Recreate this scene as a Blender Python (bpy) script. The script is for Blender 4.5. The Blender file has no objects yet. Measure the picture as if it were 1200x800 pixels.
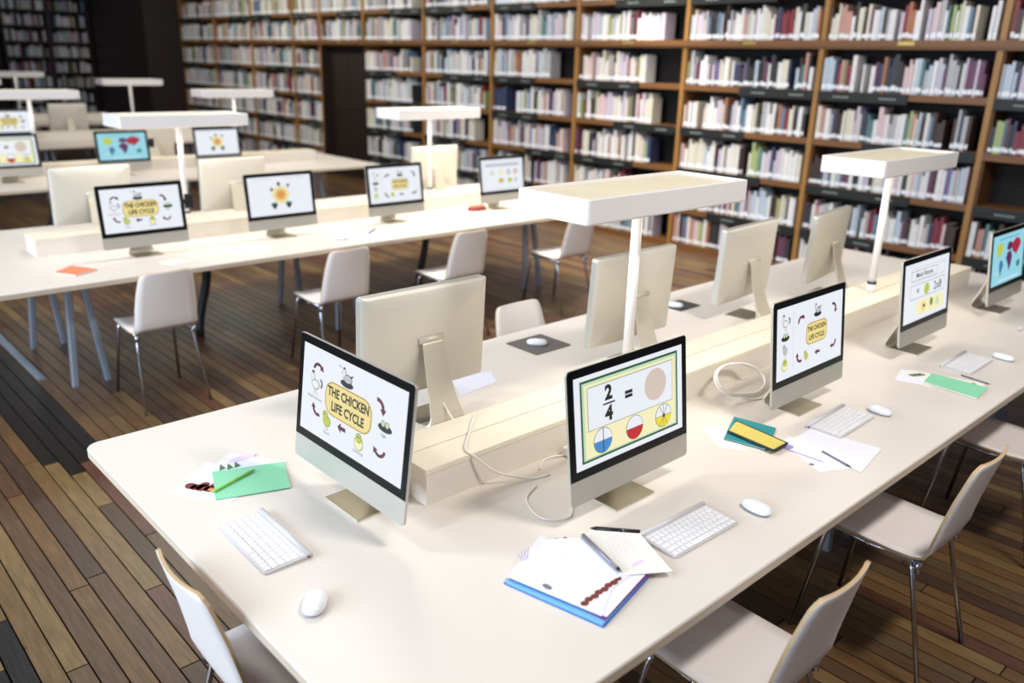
import bpy, math, random
from mathutils import Matrix, Vector
random.seed(7)
PI = math.pi
C = bpy.context.scene.collection
S = bpy.context.scene

# ------------------------------------------------------------------ camera, world, lights, exposure
F_PX = 975.334
cam_r = Vector((0.734785, -0.677814, 0.025662))
cam_u = Vector((0.198059, 0.250583, 0.947619))
cam_f = Vector((0.64874, 0.691214, -0.318372))
CAMZ = 1.93
cd = bpy.data.cameras.new('camera')
cd.sensor_fit = 'HORIZONTAL'; cd.sensor_width = 36.0
cd.lens = F_PX / 1200 * 36.0
cd.clip_start = 0.05; cd.clip_end = 100
cd.dof.use_dof = True; cd.dof.focus_distance = 2.6; cd.dof.aperture_fstop = 1.7
cam = bpy.data.objects.new('camera', cd); C.objects.link(cam)
m3 = Matrix((cam_r, cam_u, -cam_f)).transposed()
cam.matrix_world = Matrix.Translation((0, 0, CAMZ)) @ m3.to_4x4()
S.camera = cam

w = bpy.data.worlds.new('world'); S.world = w; w.use_nodes = True
w.node_tree.nodes['Background'].inputs[0].default_value = (0.80, 0.88, 1.0, 1)
w.node_tree.nodes['Background'].inputs[1].default_value = 0.20

def area(name, loc, target, sx, sy, power, col):
    l = bpy.data.lights.new(name, 'AREA'); l.shape = 'RECTANGLE'; l.size = sx; l.size_y = sy
    l.energy = power; l.color = col
    o = bpy.data.objects.new(name, l); C.objects.link(o)
    o.location = loc
    o.rotation_euler = (Vector(target) - Vector(loc)).to_track_quat('-Z', 'Y').to_euler()
    return o
area('ceiling_light', (2.6, -0.5, 4.3), (3.0, 1.4, 0), 0.9, 0.35, 125, (1.0, 0.95, 0.88))
area('ceiling_light', (3.0, 5.3, 4.4), (3.0, 5.5, 0), 1.6, 0.5, 80, (1.0, 0.95, 0.88))
area('ceiling_light', (3.2, 9.3, 4.4), (3.2, 9.3, 0), 2.6, 1.0, 80, (1.0, 0.92, 0.80))
area('aisle_light', (6.1, 5.6, 3.3), (5.8, 5.5, 0), 0.8, 3.6, 125, (1.0, 0.94, 0.80)).data.spread = 2.0  # added with no fixture seen, to brighten the floor beside the bookcases
area('aisle_light', (5.2, 3.2, 4.0), (7.7, 3.6, 1.2), 4.0, 0.6, 38, (1.0, 0.96, 0.92))
area('aisle_light', (5.2, 8.2, 4.0), (7.7, 8.2, 1.2), 5.0, 0.6, 62, (1.0, 0.96, 0.88))
area('aisle_light', (5.2, 13.6, 4.0), (7.7, 13.6, 1.2), 5.0, 0.6, 110, (1.0, 0.95, 0.78))
area('high_window_light', (-1.6, 4.7, 5.4), (1.6, 1.8, 0.7), 0.9, 0.9, 110, (0.93, 0.96, 1.0))
area('window_light', (-3.2, 3.2, 2.2), (2.0, 2.9, 1.0), 5.5, 2.4, 420, (0.72, 0.85, 1.0))

S.view_settings.view_transform = 'Standard'
S.view_settings.look = 'None'
S.view_settings.gamma = 1.0
S.view_settings.use_curve_mapping = False
S.view_settings.exposure = -0.05

# ------------------------------------------------------------------ materials
def s2l(c):
    return tuple(((v/255.0)/12.92 if v/255.0 <= 0.04045 else ((v/255.0+0.055)/1.055)**2.4) for v in c)
MATS = {}
def mat(name, rgb=(200, 200, 200), rough=0.5, metal=0.0, noise=0.0, nscale=12.0, spec=0.5, stretch=None, emit=None, es=1.0, bump=0.0):
    if name in MATS: return MATS[name]
    m = bpy.data.materials.new(name); m.use_nodes = True
    nt = m.node_tree; b = nt.nodes['Principled BSDF']
    lin = s2l(rgb)
    b.inputs['Base Color'].default_value = (*lin, 1)
    b.inputs['Roughness'].default_value = rough
    b.inputs['Metallic'].default_value = metal
    b.inputs['Specular IOR Level'].default_value = spec
    if noise > 0 or bump > 0:
        tc = nt.nodes.new('ShaderNodeTexCoord'); mp = nt.nodes.new('ShaderNodeMapping')
        if stretch: mp.inputs['Scale'].default_value = stretch
        nz = nt.nodes.new('ShaderNodeTexNoise'); nz.inputs['Scale'].default_value = nscale; nz.inputs['Detail'].default_value = 5
        nt.links.new(tc.outputs['Object'], mp.inputs['Vector']); nt.links.new(mp.outputs['Vector'], nz.inputs['Vector'])
        if noise > 0:
            mx = nt.nodes.new('ShaderNodeMix'); mx.data_type = 'RGBA'
            mx.inputs['A'].default_value = (*[max(0, v*(1-noise)) for v in lin], 1)
            mx.inputs['B'].default_value = (*[min(1, v*(1+noise)) for v in lin], 1)
            nt.links.new(nz.outputs['Fac'], mx.inputs['Factor'])
            nt.links.new(mx.outputs['Result'], b.inputs['Base Color'])
        if bump > 0:
            bp = nt.nodes.new('ShaderNodeBump'); bp.inputs['Strength'].default_value = bump; bp.inputs['Distance'].default_value = 0.002
            nt.links.new(nz.outputs['Fac'], bp.inputs['Height']); nt.links.new(bp.outputs['Normal'], b.inputs['Normal'])
    if emit:
        b.inputs['Base Color'].default_value = (0.01, 0.01, 0.01, 1)
        b.inputs['Emission Color'].default_value = (*s2l(emit), 1)
        b.inputs['Emission Strength'].default_value = es
    MATS[name] = m; return m

def attr_mat(name, rough=0.5, noise=0.0, stretch=(1, 1, 1), nscale=20, bump=0.0, spec=0.5):
    m = bpy.data.materials.new(name); m.use_nodes = True
    nt = m.node_tree; b = nt.nodes['Principled BSDF']
    b.inputs['Roughness'].default_value = rough; b.inputs['Specular IOR Level'].default_value = spec
    at = nt.nodes.new('ShaderNodeAttribute'); at.attribute_name = 'tint'
    tc = nt.nodes.new('ShaderNodeTexCoord'); mp = nt.nodes.new('ShaderNodeMapping'); mp.inputs['Scale'].default_value = stretch
    nz = nt.nodes.new('ShaderNodeTexNoise'); nz.inputs['Scale'].default_value = nscale; nz.inputs['Detail'].default_value = 6
    nt.links.new(tc.outputs['Object'], mp.inputs['Vector']); nt.links.new(mp.outputs['Vector'], nz.inputs['Vector'])
    rp = nt.nodes.new('ShaderNodeMapRange'); rp.inputs['From Min'].default_value = 0.3; rp.inputs['From Max'].default_value = 0.7
    rp.inputs['To Min'].default_value = 1-noise; rp.inputs['To Max'].default_value = 1+noise
    nt.links.new(nz.outputs['Fac'], rp.inputs['Value'])
    kn = None
    if name == 'planks':
        vo = nt.nodes.new('ShaderNodeTexVoronoi'); vo.inputs['Scale'].default_value = 3.3; nt.links.new(tc.outputs['Object'], vo.inputs['Vector'])
        kr = nt.nodes.new('ShaderNodeMapRange'); kr.inputs['From Min'].default_value = 0.02; kr.inputs['From Max'].default_value = 0.05
        kr.inputs['To Min'].default_value = 0.25; kr.inputs['To Max'].default_value = 1.0
        nt.links.new(vo.outputs['Distance'], kr.inputs['Value'])
        ml = nt.nodes.new('ShaderNodeMath'); ml.operation = 'MULTIPLY'; nt.links.new(rp.outputs['Result'], ml.inputs[0]); nt.links.new(kr.outputs['Result'], ml.inputs[1]); kn = ml.outputs[0]
    mx = nt.nodes.new('ShaderNodeVectorMath'); mx.operation = 'SCALE'
    nt.links.new(at.outputs['Color'], mx.inputs[0]); nt.links.new(kn or rp.outputs['Result'], mx.inputs['Scale'])
    nt.links.new(mx.outputs['Vector'], b.inputs['Base Color'])
    if bump:
        bp = nt.nodes.new('ShaderNodeBump'); bp.inputs['Strength'].default_value = bump; bp.inputs['Distance'].default_value = 0.003
        nt.links.new(nz.outputs['Fac'], bp.inputs['Height']); nt.links.new(bp.outputs['Normal'], b.inputs['Normal'])
    MATS[name] = m; return m

mat('table_white', (223, 214, 204), 0.38, noise=0.03, nscale=3)
mat('table_edge', (206, 190, 170), 0.45, noise=0.05, stretch=(1, 1, 8))
mat('table_leg', (150, 158, 172), 0.4, metal=0.3, noise=0.03)
mat('riser_top', (236, 226, 206), 0.45, noise=0.04, nscale=5)
mat('riser_side', (232, 223, 212), 0.5, noise=0.03)
mat('groove', (120, 104, 82), 0.7, noise=0.1)
mat('lamp_white', (240, 236, 236), 0.35, noise=0.01)
mat('lamp_tray', (232, 220, 192), 0.5, noise=0.10, nscale=9)
mat('lamp_diffuser', emit=(255, 244, 226), es=1.2)
mat('collar', (60, 62, 70), 0.4, metal=0.5, noise=0.02)
mat('aluminium', (196, 192, 182), 0.38, metal=0.55, noise=0.03, nscale=6)
mat('aluminium_back', (212, 207, 196), 0.45, metal=0.25, noise=0.03, nscale=4)
mat('stand_metal', (205, 198, 182), 0.42, metal=0.25, noise=0.03, nscale=6)
mat('aluminium_foot', (150, 142, 118), 0.3, metal=0.75, noise=0.04)
mat('bezel', (8, 9, 13), 0.28, noise=0.02, spec=0.2)
mat('dark_hole', (40, 38, 36), 0.7, noise=0.1)
mat('key_white', (236, 233, 236), 0.45, noise=0.02)
mat('key_tray', (206, 202, 204), 0.45, metal=0.05, noise=0.02)
mat('mouse_white', (240, 240, 244), 0.22, noise=0.01)
mat('mouse_base', (150, 155, 170), 0.4, noise=0.02)
mat('cable_white', (236, 230, 222), 0.5, noise=0.02)
mat('shell_white', (238, 230, 227), 0.42, noise=0.03, nscale=6)
mat('shell_edge', (190, 160, 120), 0.55, noise=0.1, nscale=30)
mat('chrome', (190, 192, 200), 0.18, metal=1.0, noise=0.02)
mat('black_plastic', (24, 24, 27), 0.5, noise=0.05)
mat('paper', (238, 236, 246), 0.7, noise=0.015, nscale=30)
mat('paper_lilac', (232, 230, 244), 0.7, noise=0.02, nscale=30)
mat('paper_cream', (240, 236, 230), 0.7, noise=0.015, nscale=30)
mat('wood_post', (150, 108, 54), 0.45, noise=0.22, nscale=7, stretch=(4, 4, 0.4))
mat('wood_shelf', (112, 74, 38), 0.5, noise=0.22, nscale=7, stretch=(4, 0.4, 4))
mat('wood_dark', (34, 22, 17), 0.5, noise=0.25, nscale=5, stretch=(4, 4, 0.4))
mat('case_back', (22, 17, 16), 0.8, noise=0.2)
mat('label_strip', (12, 18, 17), 0.55, noise=0.15)
mat('label_text', (140, 150, 150), 0.6, noise=0.1, nscale=40)
mat('brass', (214, 190, 110), 0.3, metal=0.8, noise=0.05)
mat('wall_dark', (38, 30, 28), 0.8, noise=0.15, nscale=3)
attr_mat('planks', rough=0.36, noise=0.28, stretch=(14, 1.2, 1), nscale=6, bump=0.25, spec=0.5)
attr_mat('book_cover', rough=0.5, noise=0.05, nscale=30)

# ------------------------------------------------------------------ mesh builder
class MB:
    def __init__(s):
        s.v = []; s.f = []; s.mi = []; s.mats = []; s.col = []; s.cur = 0; s.tint = None; s.smooth = []; s.sm = False
    def m(s, name):
        if name not in s.mats: s.mats.append(name)
        s.cur = s.mats.index(name); return s
    def face(s, idx):
        s.f.append(tuple(idx)); s.mi.append(s.cur); s.col.append(s.tint); s.smooth.append(s.sm)
    def add(s, verts, faces, T=None):
        n = len(s.v)
        for p in verts:
            s.v.append(tuple(T @ Vector(p)) if T is not None else tuple(p))
        for f in faces: s.face([i+n for i in f])
    def box(s, a, b, T=None, bev=0.0):
        x0, y0, z0 = a; x1, y1, z1 = b
        if bev <= 0:
            s.add([(x0,y0,z0),(x1,y0,z0),(x1,y1,z0),(x0,y1,z0),(x0,y0,z1),(x1,y0,z1),(x1,y1,z1),(x0,y1,z1)],
                  [(0,3,2,1),(4,5,6,7),(0,1,5,4),(1,2,6,5),(2,3,7,6),(3,0,4,7)], T)
        else:
            out = rrect(x0, y0, x1, y1, bev, 3)
            inn = rrect(x0+bev*.4, y0+bev*.4, x1-bev*.4, y1-bev*.4, bev*.7, 3)
            s.loft([[(x, y, z0) for x, y in inn], [(x, y, z0+bev*.4) for x, y in out], [(x, y, z1-bev*.4) for x, y in out], [(x, y, z1) for x, y in inn]], T)
    def loft(s, loops, T=None, cap0=True, cap1=True, closed=True):
        n = len(loops[0]); V = [p for l in loops for p in l]; Fs = []
        for k in range(len(loops)-1):
            for i in range(n if closed else n-1):
                j = (i+1) % n
                Fs.append((k*n+i, k*n+j, (k+1)*n+j, (k+1)*n+i))
        if cap0: Fs.append(tuple(reversed(range(n))))
        if cap1: Fs.append(tuple(range((len(loops)-1)*n, len(loops)*n)))
        s.add(V, Fs, T)
    def tube(s, pts, r, seg=10, T=None, r1=None):
        pts = [Vector(p) for p in pts]; loops = []; n = len(pts)
        up = None
        for i, p in enumerate(pts):
            d = (pts[min(i+1, n-1)]-pts[max(i-1, 0)]).normalized()
            if up is None:
                up = Vector((0, 0, 1)) if abs(d.z) < 0.9 else Vector((1, 0, 0))
            a = d.cross(up).normalized(); b = a.cross(d).normalized(); up = b
            rr = r if r1 is None else r+(r1-r)*i/(n-1)
            loops.append([tuple(p+(a*math.cos(t)+b*math.sin(t))*rr) for t in [2*PI*k/seg for k in range(seg)]])
        sm = s.sm; s.sm = True; s.loft(loops, T); s.sm = sm
    def build(s, name, parent=None, loc=None, rot=None, coll=True):
        me = bpy.data.meshes.new(name)
        me.from_pydata(s.v, [], s.f)
        for k in s.mats: me.materials.append(MATS[k])
        me.polygons.foreach_set('material_index', s.mi)
        me.polygons.foreach_set('use_smooth', s.smooth)
        if any(c is not None for c in s.col):
            at = me.color_attributes.new('tint', 'FLOAT_COLOR', 'CORNER')
            data = []
            for p, c in zip(me.polygons, s.col):
                c = c or (0.5, 0.5, 0.5)
                for _ in range(p.loop_total): data += [c[0], c[1], c[2], 1.0]
            at.data.foreach_set('color', data)
        me.update()
        o = bpy.data.objects.new(name, me); C.objects.link(o)
        if parent: o.parent = parent
        if loc: o.location = loc
        if rot: o.rotation_euler = rot
        return o

def rrect(x0, y0, x1, y1, r, n=4):
    P = []
    for cx, cy, a0 in ((x1-r, y0+r, -PI/2), (x1-r, y1-r, 0), (x0+r, y1-r, PI/2), (x0+r, y0+r, PI)):
        for k in range(n+1):
            a = a0+PI/2*k/n; P.append((cx+r*math.cos(a), cy+r*math.sin(a)))
    return P

def thing(name, label, cat, loc=(0, 0, 0), rz=0.0, group=None):
    o = bpy.data.objects.new(name, None); C.objects.link(o); o.empty_display_size = 0.1
    o.location = loc; o.rotation_euler = (0, 0, rz); o['label'] = label; o['category'] = cat
    if group: o['group'] = group
    return o
def tag(o, label, cat, group=None, kind=None):
    o['label'] = label; o['category'] = cat
    if group: o['group'] = group
    if kind: o['kind'] = kind
    return o
def struct(o):
    o['kind'] = 'structure'; return o
def copy_tree(o, parent=None):
    c = o.copy(); C.objects.link(c)
    if parent: c.parent = parent
    for ch in list(o.children): copy_tree(ch, c)
    return c
def inst(root, loc, rz, label, group=None):
    r = copy_tree(root); r.location = loc; r.rotation_euler = (0, 0, rz); r['label'] = label
    if group: r['group'] = group
    return r

# ------------------------------------------------------------------ the room
# floor of boards running along Y; a run of near-black boards lies left of the tables
fl = MB().m('planks')
PW = 0.071
x = -3.0; k = 0
while x < 8.2:
    rnd = random.Random(1000+k)
    y = -1.5 - rnd.random()*1.5
    while y < 23:
        L = rnd.uniform(0.9, 2.6)
        if 0.86 <= x+PW/2 <= 1.12 and 3.9 < y+L and y < 4.0: L = max(0.3, 3.98+rnd.uniform(-.05, .28)-y)
        base = rnd.choice([(100, 74, 48), (108, 82, 52), (86, 62, 43), (88, 56, 42), (116, 92, 58), (92, 72, 49), (70, 52, 40), (102, 74, 46)])
        cx, cy = x+PW/2, y+L/2
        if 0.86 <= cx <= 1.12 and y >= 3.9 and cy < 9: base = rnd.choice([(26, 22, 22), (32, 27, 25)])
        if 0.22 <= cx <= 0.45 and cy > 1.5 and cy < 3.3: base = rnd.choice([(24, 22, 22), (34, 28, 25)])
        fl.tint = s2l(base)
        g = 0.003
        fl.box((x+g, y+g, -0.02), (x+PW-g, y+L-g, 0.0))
        y += L
    x += PW; k += 1
struct(fl.build('floor'))
sub = MB().m('wall_dark'); sub.box((-3.2, -3.5, -0.06), (8.3, 25, -0.022)); struct(sub.build('floor'))
wr = MB().m('wall_dark'); wr.box((7.98, -1.5, 0), (8.1, 22.4, 4.2)); struct(wr.build('wall_right'))
wb = MB().m('wall_dark'); wb.box((-3.0, 22.4, 0), (8.1, 22.55, 4.2)); struct(wb.build('wall_back'))
pl = MB().m('wood_dark'); pl.box((6.86, 18.66, 0), (7.98, 22.4, 4.2))
for i in range(3): pl.box((6.84, 18.64, 0.1+i*1.4), (7.6, 18.66, 0.16+i*1.4))
struct(pl.build('wall_divider'))
# recessed door between the bookcase bays
dm = thing('door_1', 'dark', 'door', (7.6, 12.29, 0)); del dm['label']; del dm['category']; struct(dm)
b = MB().m('wood_dark'); b.box((0.16, -0.62, 0.0), (0.20, 0.62, 2.12))
for sy in (-0.30, 0.30):
    for z0, z1 in ((0.15, 0.95), (1.08, 2.0)): b.box((0.148, sy-0.22, z0), (0.16, sy+0.22, z1), bev=0.01)
b.build('door_leaf', dm)
b = MB().m('wood_dark'); b.box((0.0, -0.65, 0), (0.2, -0.62, 2.14)); b.box((0.0, 0.62, 0), (0.2, 0.65, 2.14)); b.build('door_frame', dm)

# ------------------------------------------------------------------ bookcases
SH = [0.07, 0.455, 0.885, 1.315, 1.75, 2.19, 2.62, 3.05]
XF = 7.6
def bookcase(y0, y1, label, zmin=0.0, seed=0):
    rnd = random.Random(seed)
    t = thing('bookcase', label, 'bookcase', (XF, (y0+y1)/2, 0), 0, 'bookcase bays along the right wall')
    h = (y1-y0)/2
    b = MB().m('case_back'); b.box((0.32, -h, zmin), (0.34, h, 3.4)); b.build('back_panel', t)
    for sy in (-1, 1):
        if sy < 0:
            b = MB().m('wood_post'); b.box((0.0, -h, zmin), (0.028, -h+0.045, 3.4), bev=0.004)
            b.m('wood_shelf'); b.box((0.028, -h+0.006, zmin), (0.32, -h+0.03, 3.4)); b.build('side_panel', t)
        else:
            b = MB().m('wood_post'); b.box((0.0, h-0.006, zmin), (0.028, h, 3.4))
            b.m('wood_shelf'); b.box((0.028, h-0.02, zmin), (0.32, h, 3.4)); b.build('side_panel', t)
    for i, z in enumerate(SH):
        if z < zmin: continue
        b = MB().m('wood_shelf')
        if abs(z-2.19) < .01:
            b.box((-0.03, -h, z-0.055), (0.32, h, z)); b.box((-0.015, -h, z-0.075), (0.02, h, z-0.055))
        else:
            b.box((0.002, -h+0.045, z-0.058 if z > 0.1 else 0.0), (0.32, h-0.006, z))
        sh = b.build('shelf', t)
        if 0.1 < z < 3.0 and abs(z-2.19) > .01:
            ln = rnd.uniform(0.5, 0.68)*2*h
            left = (i+seed) % 3 != 0 if y0 > 3.5 else (i % 3 != 0)
            a0 = h-0.01-ln if left else -h+0.05
            s_ = MB().m('label_strip'); s_.box((-0.012, a0, z-0.088), (0.0, a0+ln, z-0.002)); st = s_.build('label_strip', sh)
            for c_ in (0.2, 0.72):
                q = MB().m('label_text'); yy = a0+ln*(1-c_)
                for j in range(7): q.box((-0.0135, yy-j*0.022, z-0.055), (-0.012, yy-j*0.022+0.016, z-0.042))
                q.build('label_text', st)
        if abs(z-2.19) < .01:
            q = MB().m('brass'); q.box((-0.034, -0.07, z-0.042), (-0.03, 0.07, z-0.012)); q.build('brass_plate', sh)
    return t
BAYS = [(0.97, 2.5, 'the bay at the right edge of the photo'), (2.5, 4.02, 'the bay right of the far lamp'), (4.02, 5.55, 'the bay left of the far lamp'),
        (5.55, 7.1, 'the bay above the right lamp head'), (7.1, 8.62, 'the fourth full bay from the right'), (8.62, 10.1, 'the fifth full bay from the right'),
        (10.1, 11.65, 'the bay just right of the dark door'), (12.94, 13.85, 'the narrow bay just left of the dark door'), (13.85, 15.4, 'the second bay left of the dark door'),
        (15.4, 17.0, 'the third bay left of the dark door'), (17.0, 18.64, 'the bay beside the dark divider')]
names = ['tall wooden bookcase bay cut by the right edge of the photo', 'tall wooden bookcase bay directly behind the far lamp head, full of books',
         'full wooden bookcase bay just left of the far desk lamp', 'wooden bookcase bay with an empty right side, above the nearest lamp head',
         'wooden bookcase bay with dark blue books on its middle shelf', 'wooden bookcase bay behind the pale monitor back and lamp of the second table',
         'wooden bookcase bay directly right of the dark door', 'narrow wooden bookcase bay directly left of the dark door', 'pale wooden bookcase bay, second left of the dark door',
         'hazy wooden bookcase bay, third left of the dark door', 'farthest wooden bookcase bay, beside the dark divider wall']
for i, (y0, y1, _) in enumerate(BAYS): bookcase(y0, y1, names[i], seed=i)
bookcase(11.65, 12.94, 'short bookcase section above the dark door', zmin=2.12, seed=21)

COLS = {'white': (226, 224, 226), 'ivory': (222, 214, 192), 'pale lilac': (200, 186, 208), 'pale blue': (176, 196, 216), 'pale pink': (222, 188, 192),
        'silver grey': (176, 176, 182), 'crimson': (150, 34, 52), 'plum': (110, 50, 90), 'navy blue': (50, 60, 104), 'steel blue': (88, 128, 166),
        'teal': (74, 130, 132), 'olive': (142, 138, 92), 'orange': (190, 106, 62), 'salmon': (206, 140, 124), 'dark brown': (70, 46, 42), 'charcoal': (52, 52, 60),
        'violet': (112, 92, 160), 'lime green': (164, 184, 110)}
COLS = {k: tuple(int((.72*c+.28*(sum(v)/3))*.95) for c in v) for k, v in COLS.items()}
CW = dict(zip(COLS, (30, 16, 9, 11, 6, 12, 4, 4, 4, 4, 2, 3, 1.5, 3, 4, 5, 2, 1.5)))
CWD = dict(zip(COLS, (22, 12, 9, 9, 6, 12, 6, 7, 7, 5, 3, 3, 1.5, 3, 8, 10, 3, 1.5)))
def book_boxes(b, col, x0, y0, z0, d, t, h, T=None):
    """covers, spine with its white call-number label, pages"""
    c = s2l(col); c_ = 0.0025 if d > .1 else .01
    b.tint = c
    b.box((x0+.004, y0, z0), (x0+d, y0+c_, z0+h), T); b.box((x0+.004, y0+t-c_, z0), (x0+d, y0+t, z0+h), T)
    b.box((x0, y0+c_*.5, z0), (x0+.005, y0+t-c_*.5, z0+h), T)
    b.tint = (0.80, 0.76, 0.68); b.box((x0+.005, y0+c_, z0+.004), (x0+d-.006, y0+t-c_, z0+h-.006), T)
    b.tint = (0.78, 0.80, 0.84); b.box((x0-.001, y0+.002, z0+.018), (x0, y0+t-.002, z0+.052), T)
def fillfrac(bay, si):
    if bay == 3: return {5: .84, 4: .68, 3: .78, 2: .78, 1: .7}.get(si, .85)
    if bay == 4: return {5: .95, 4: .72, 2: .9}.get(si, .92)
    if bay in (6,): return .84
    if bay == 5: return {2: .8, 4: .95}.get(si, .93)
    if bay == 0: return {2: 0.0, 6: .9}.get(si, .95)
    return .985
books = []
for bi, (y0, y1, _) in enumerate(BAYS+[(11.65, 12.94, 'the section above the door')]):
    for si, z in enumerate(SH):
        if bi == 11 and si < 5: continue
        if si == 0 and bi not in (1, 2, 3, 4): pass
        rnd = random.Random(bi*31+si)
        fr = fillfrac(bi, si)
        y = y1-0.02; end = y1-(y1-y0-0.05)*fr
        n = 0; run = None
        mh = rnd.uniform(0.245, 0.285)
        while True:
            t = rnd.choice([0.018, 0.022, 0.026, 0.030, 0.036, 0.028, 0.042])
            if y-t < end: break
            if rnd.random() < 0.022 and bi: y -= rnd.uniform(0.03, 0.08); continue
            if run is None or rnd.random() < 0.7: run = rnd.choices(list(COLS), list((CWD if bi < 3 and si < 5 else CW).values()))[0]
            c = run
            if bi == 4 and si == 3 and n < 8: c = 'navy blue'
            h = min(0.35, max(0.18, rnd.gauss(mh, 0.034)))
            n += 1
            books.append((bi, si, n, c, y-t, z, t, h, rnd.uniform(0.15, 0.21), rnd.uniform(0.015, 0.03)))
            y -= t+0.0006
            if bi == 4 and si == 3 and n == 8: y -= 0.2
def proj(x, y, z):
    v = Vector((x, y, z-CAMZ)); c = v.dot(cam_f)
    return 600+F_PX*v.dot(cam_r)/c, 400-F_PX*v.dot(cam_u)/c, c
def vis_area(bk):
    bi, si, n, c, y, z, t, h, d, dx = bk
    px, py, c_ = proj(XF, y+t/2, z+h*.6)
    if not (3 < px < 1197 and 2 < py): return -1
    # hidden behind the near table, its monitors and lamp heads
    if z < 0.4: return -1
    if px > 900 and py > 300+(px-992)*.168-12: return -1
    if 950 < px < 1112 and 178 < py < 214: return -1
    if 600 < px < 872 and 200 < py < 265: return -1
    if px > 1165 and py > 285: return -1
    if px > 1065 and px < 1128 and py > 300: return -1
    return t*h/c_**2
books.sort(key=vis_area, reverse=True)
MESH = {}
bm_mat = MATS['book_cover']
ordn = ['first', 'second', 'third', 'fourth', 'fifth', 'sixth', 'seventh', 'eighth', 'ninth', 'tenth', 'eleventh', 'twelfth', 'thirteenth', 'fourteenth', 'fifteenth', 'sixteenth',
        'seventeenth', 'eighteenth', 'nineteenth', 'twentieth']
def ordw(n):
    if n <= 20: return ordn[n-1]
    tens = {2: 'twenty', 3: 'thirty', 4: 'forty', 5: 'fifty'}
    q, r_ = divmod(n, 10)
    if r_ == 0: return {3: 'thirtieth', 4: 'fortieth', 5: 'fiftieth', 6: 'sixtieth'}[q]
    return tens[q]+'-'+ordn[r_-1]
shw = {1: 'shelf nearest the floor', 2: 'third below the ledge', 3: 'second below the ledge', 4: 'just below the ledge', 5: 'on brass-plated ledge', 6: 'above the ledge', 7: 'top shelf'}
bayw = {0: 'bay cut by right edge', 1: 'bay behind far lamp', 2: 'bay left of far lamp', 3: 'bay with empty right side', 4: 'bay holding navy books'}
def unit_book(c):
    if c not in MESH:
        b = MB().m('book_cover'); b.tint = None
        book_boxes(b, COLS[c], 0, 0, 0, 0.18, 0.034, 0.25)
        o = b.build('book'); me = o.data; bpy.data.objects.remove(o); MESH[c] = me
    return MESH[c]
for bk in books[:300]:
    bi, si, n, c, y, z, t, h, d, dx = bk
    o = bpy.data.objects.new('book', unit_book(c)); C.objects.link(o)
    o.location = (XF+dx, y, z+.0005); o.scale = (d/.18, t/.034, h/.25)
    tag(o, '%s book, %s from left, %s, %s' % (c, ordw(n), shw.get(si, 'low shelf'), bayw.get(bi, 'far bay')), 'book', 'books standing on the bookcase shelves')
b = MB().m('book_cover')
for bk in books[300:]:
    bi, si, n, c, y, z, t, h, d, dx = bk
    book_boxes(b, COLS[c], XF+dx, y, z+.0005, d, t, h)
# far end bookcases (their books go into the same uncountable mass)
def end_case(x0, x1, label, seed):
    rnd = random.Random(seed)
    t = thing('bookcase', label, 'bookcase', ((x0+x1)/2, 22.0, 0), 0, 'dark bookcases on the far end wall')
    h = (x1-x0)/2
    q = MB().m('case_back'); q.box((-h, 0.33, 0), (h, 0.36, 3.3)); q.build('back_panel', t)
    for sx in (-1, 1):
        q = MB().m('wood_dark'); xx = sx*h; q.box((min(xx, xx-sx*.04), 0, 0), (max(xx, xx-sx*.04), 0.33, 3.3)); q.build('side_panel', t)
    for k in range(10):
        z = 0.1+0.333*k
        q = MB().m('wood_dark'); q.box((-h+.04, 0.0, z-0.04), (h-.04, 0.33, z)); q.build('shelf', t)
        xx = x0+.05
        while xx < x1-.09:
            tt = rnd.choice([.03, .04, .05]); hh = rnd.uniform(.17, .25)
            if rnd.random() < .12: xx += .07; continue
            c = s2l(COLS[rnd.choices(list(COLS), list(CW.values()))[0]]); b.tint = c
            b.box((xx, 22.03, z+.0005), (xx+tt-.001, 22.2, z+hh))
            xx += tt
    return t
end_case(5.95, 6.83, 'dim bookcase on the far end wall, right beside the dark divider', 1)
end_case(5.0, 5.95, 'dim bookcase on the far end wall, middle one', 2)
end_case(3.6, 4.55, 'dim bookcase on the far end wall, at the left photo edge', 3)
o = b.build('shelved_books'); tag(o, 'mass of small pale books filling the farther and upper shelves', 'books', kind='stuff')

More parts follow.
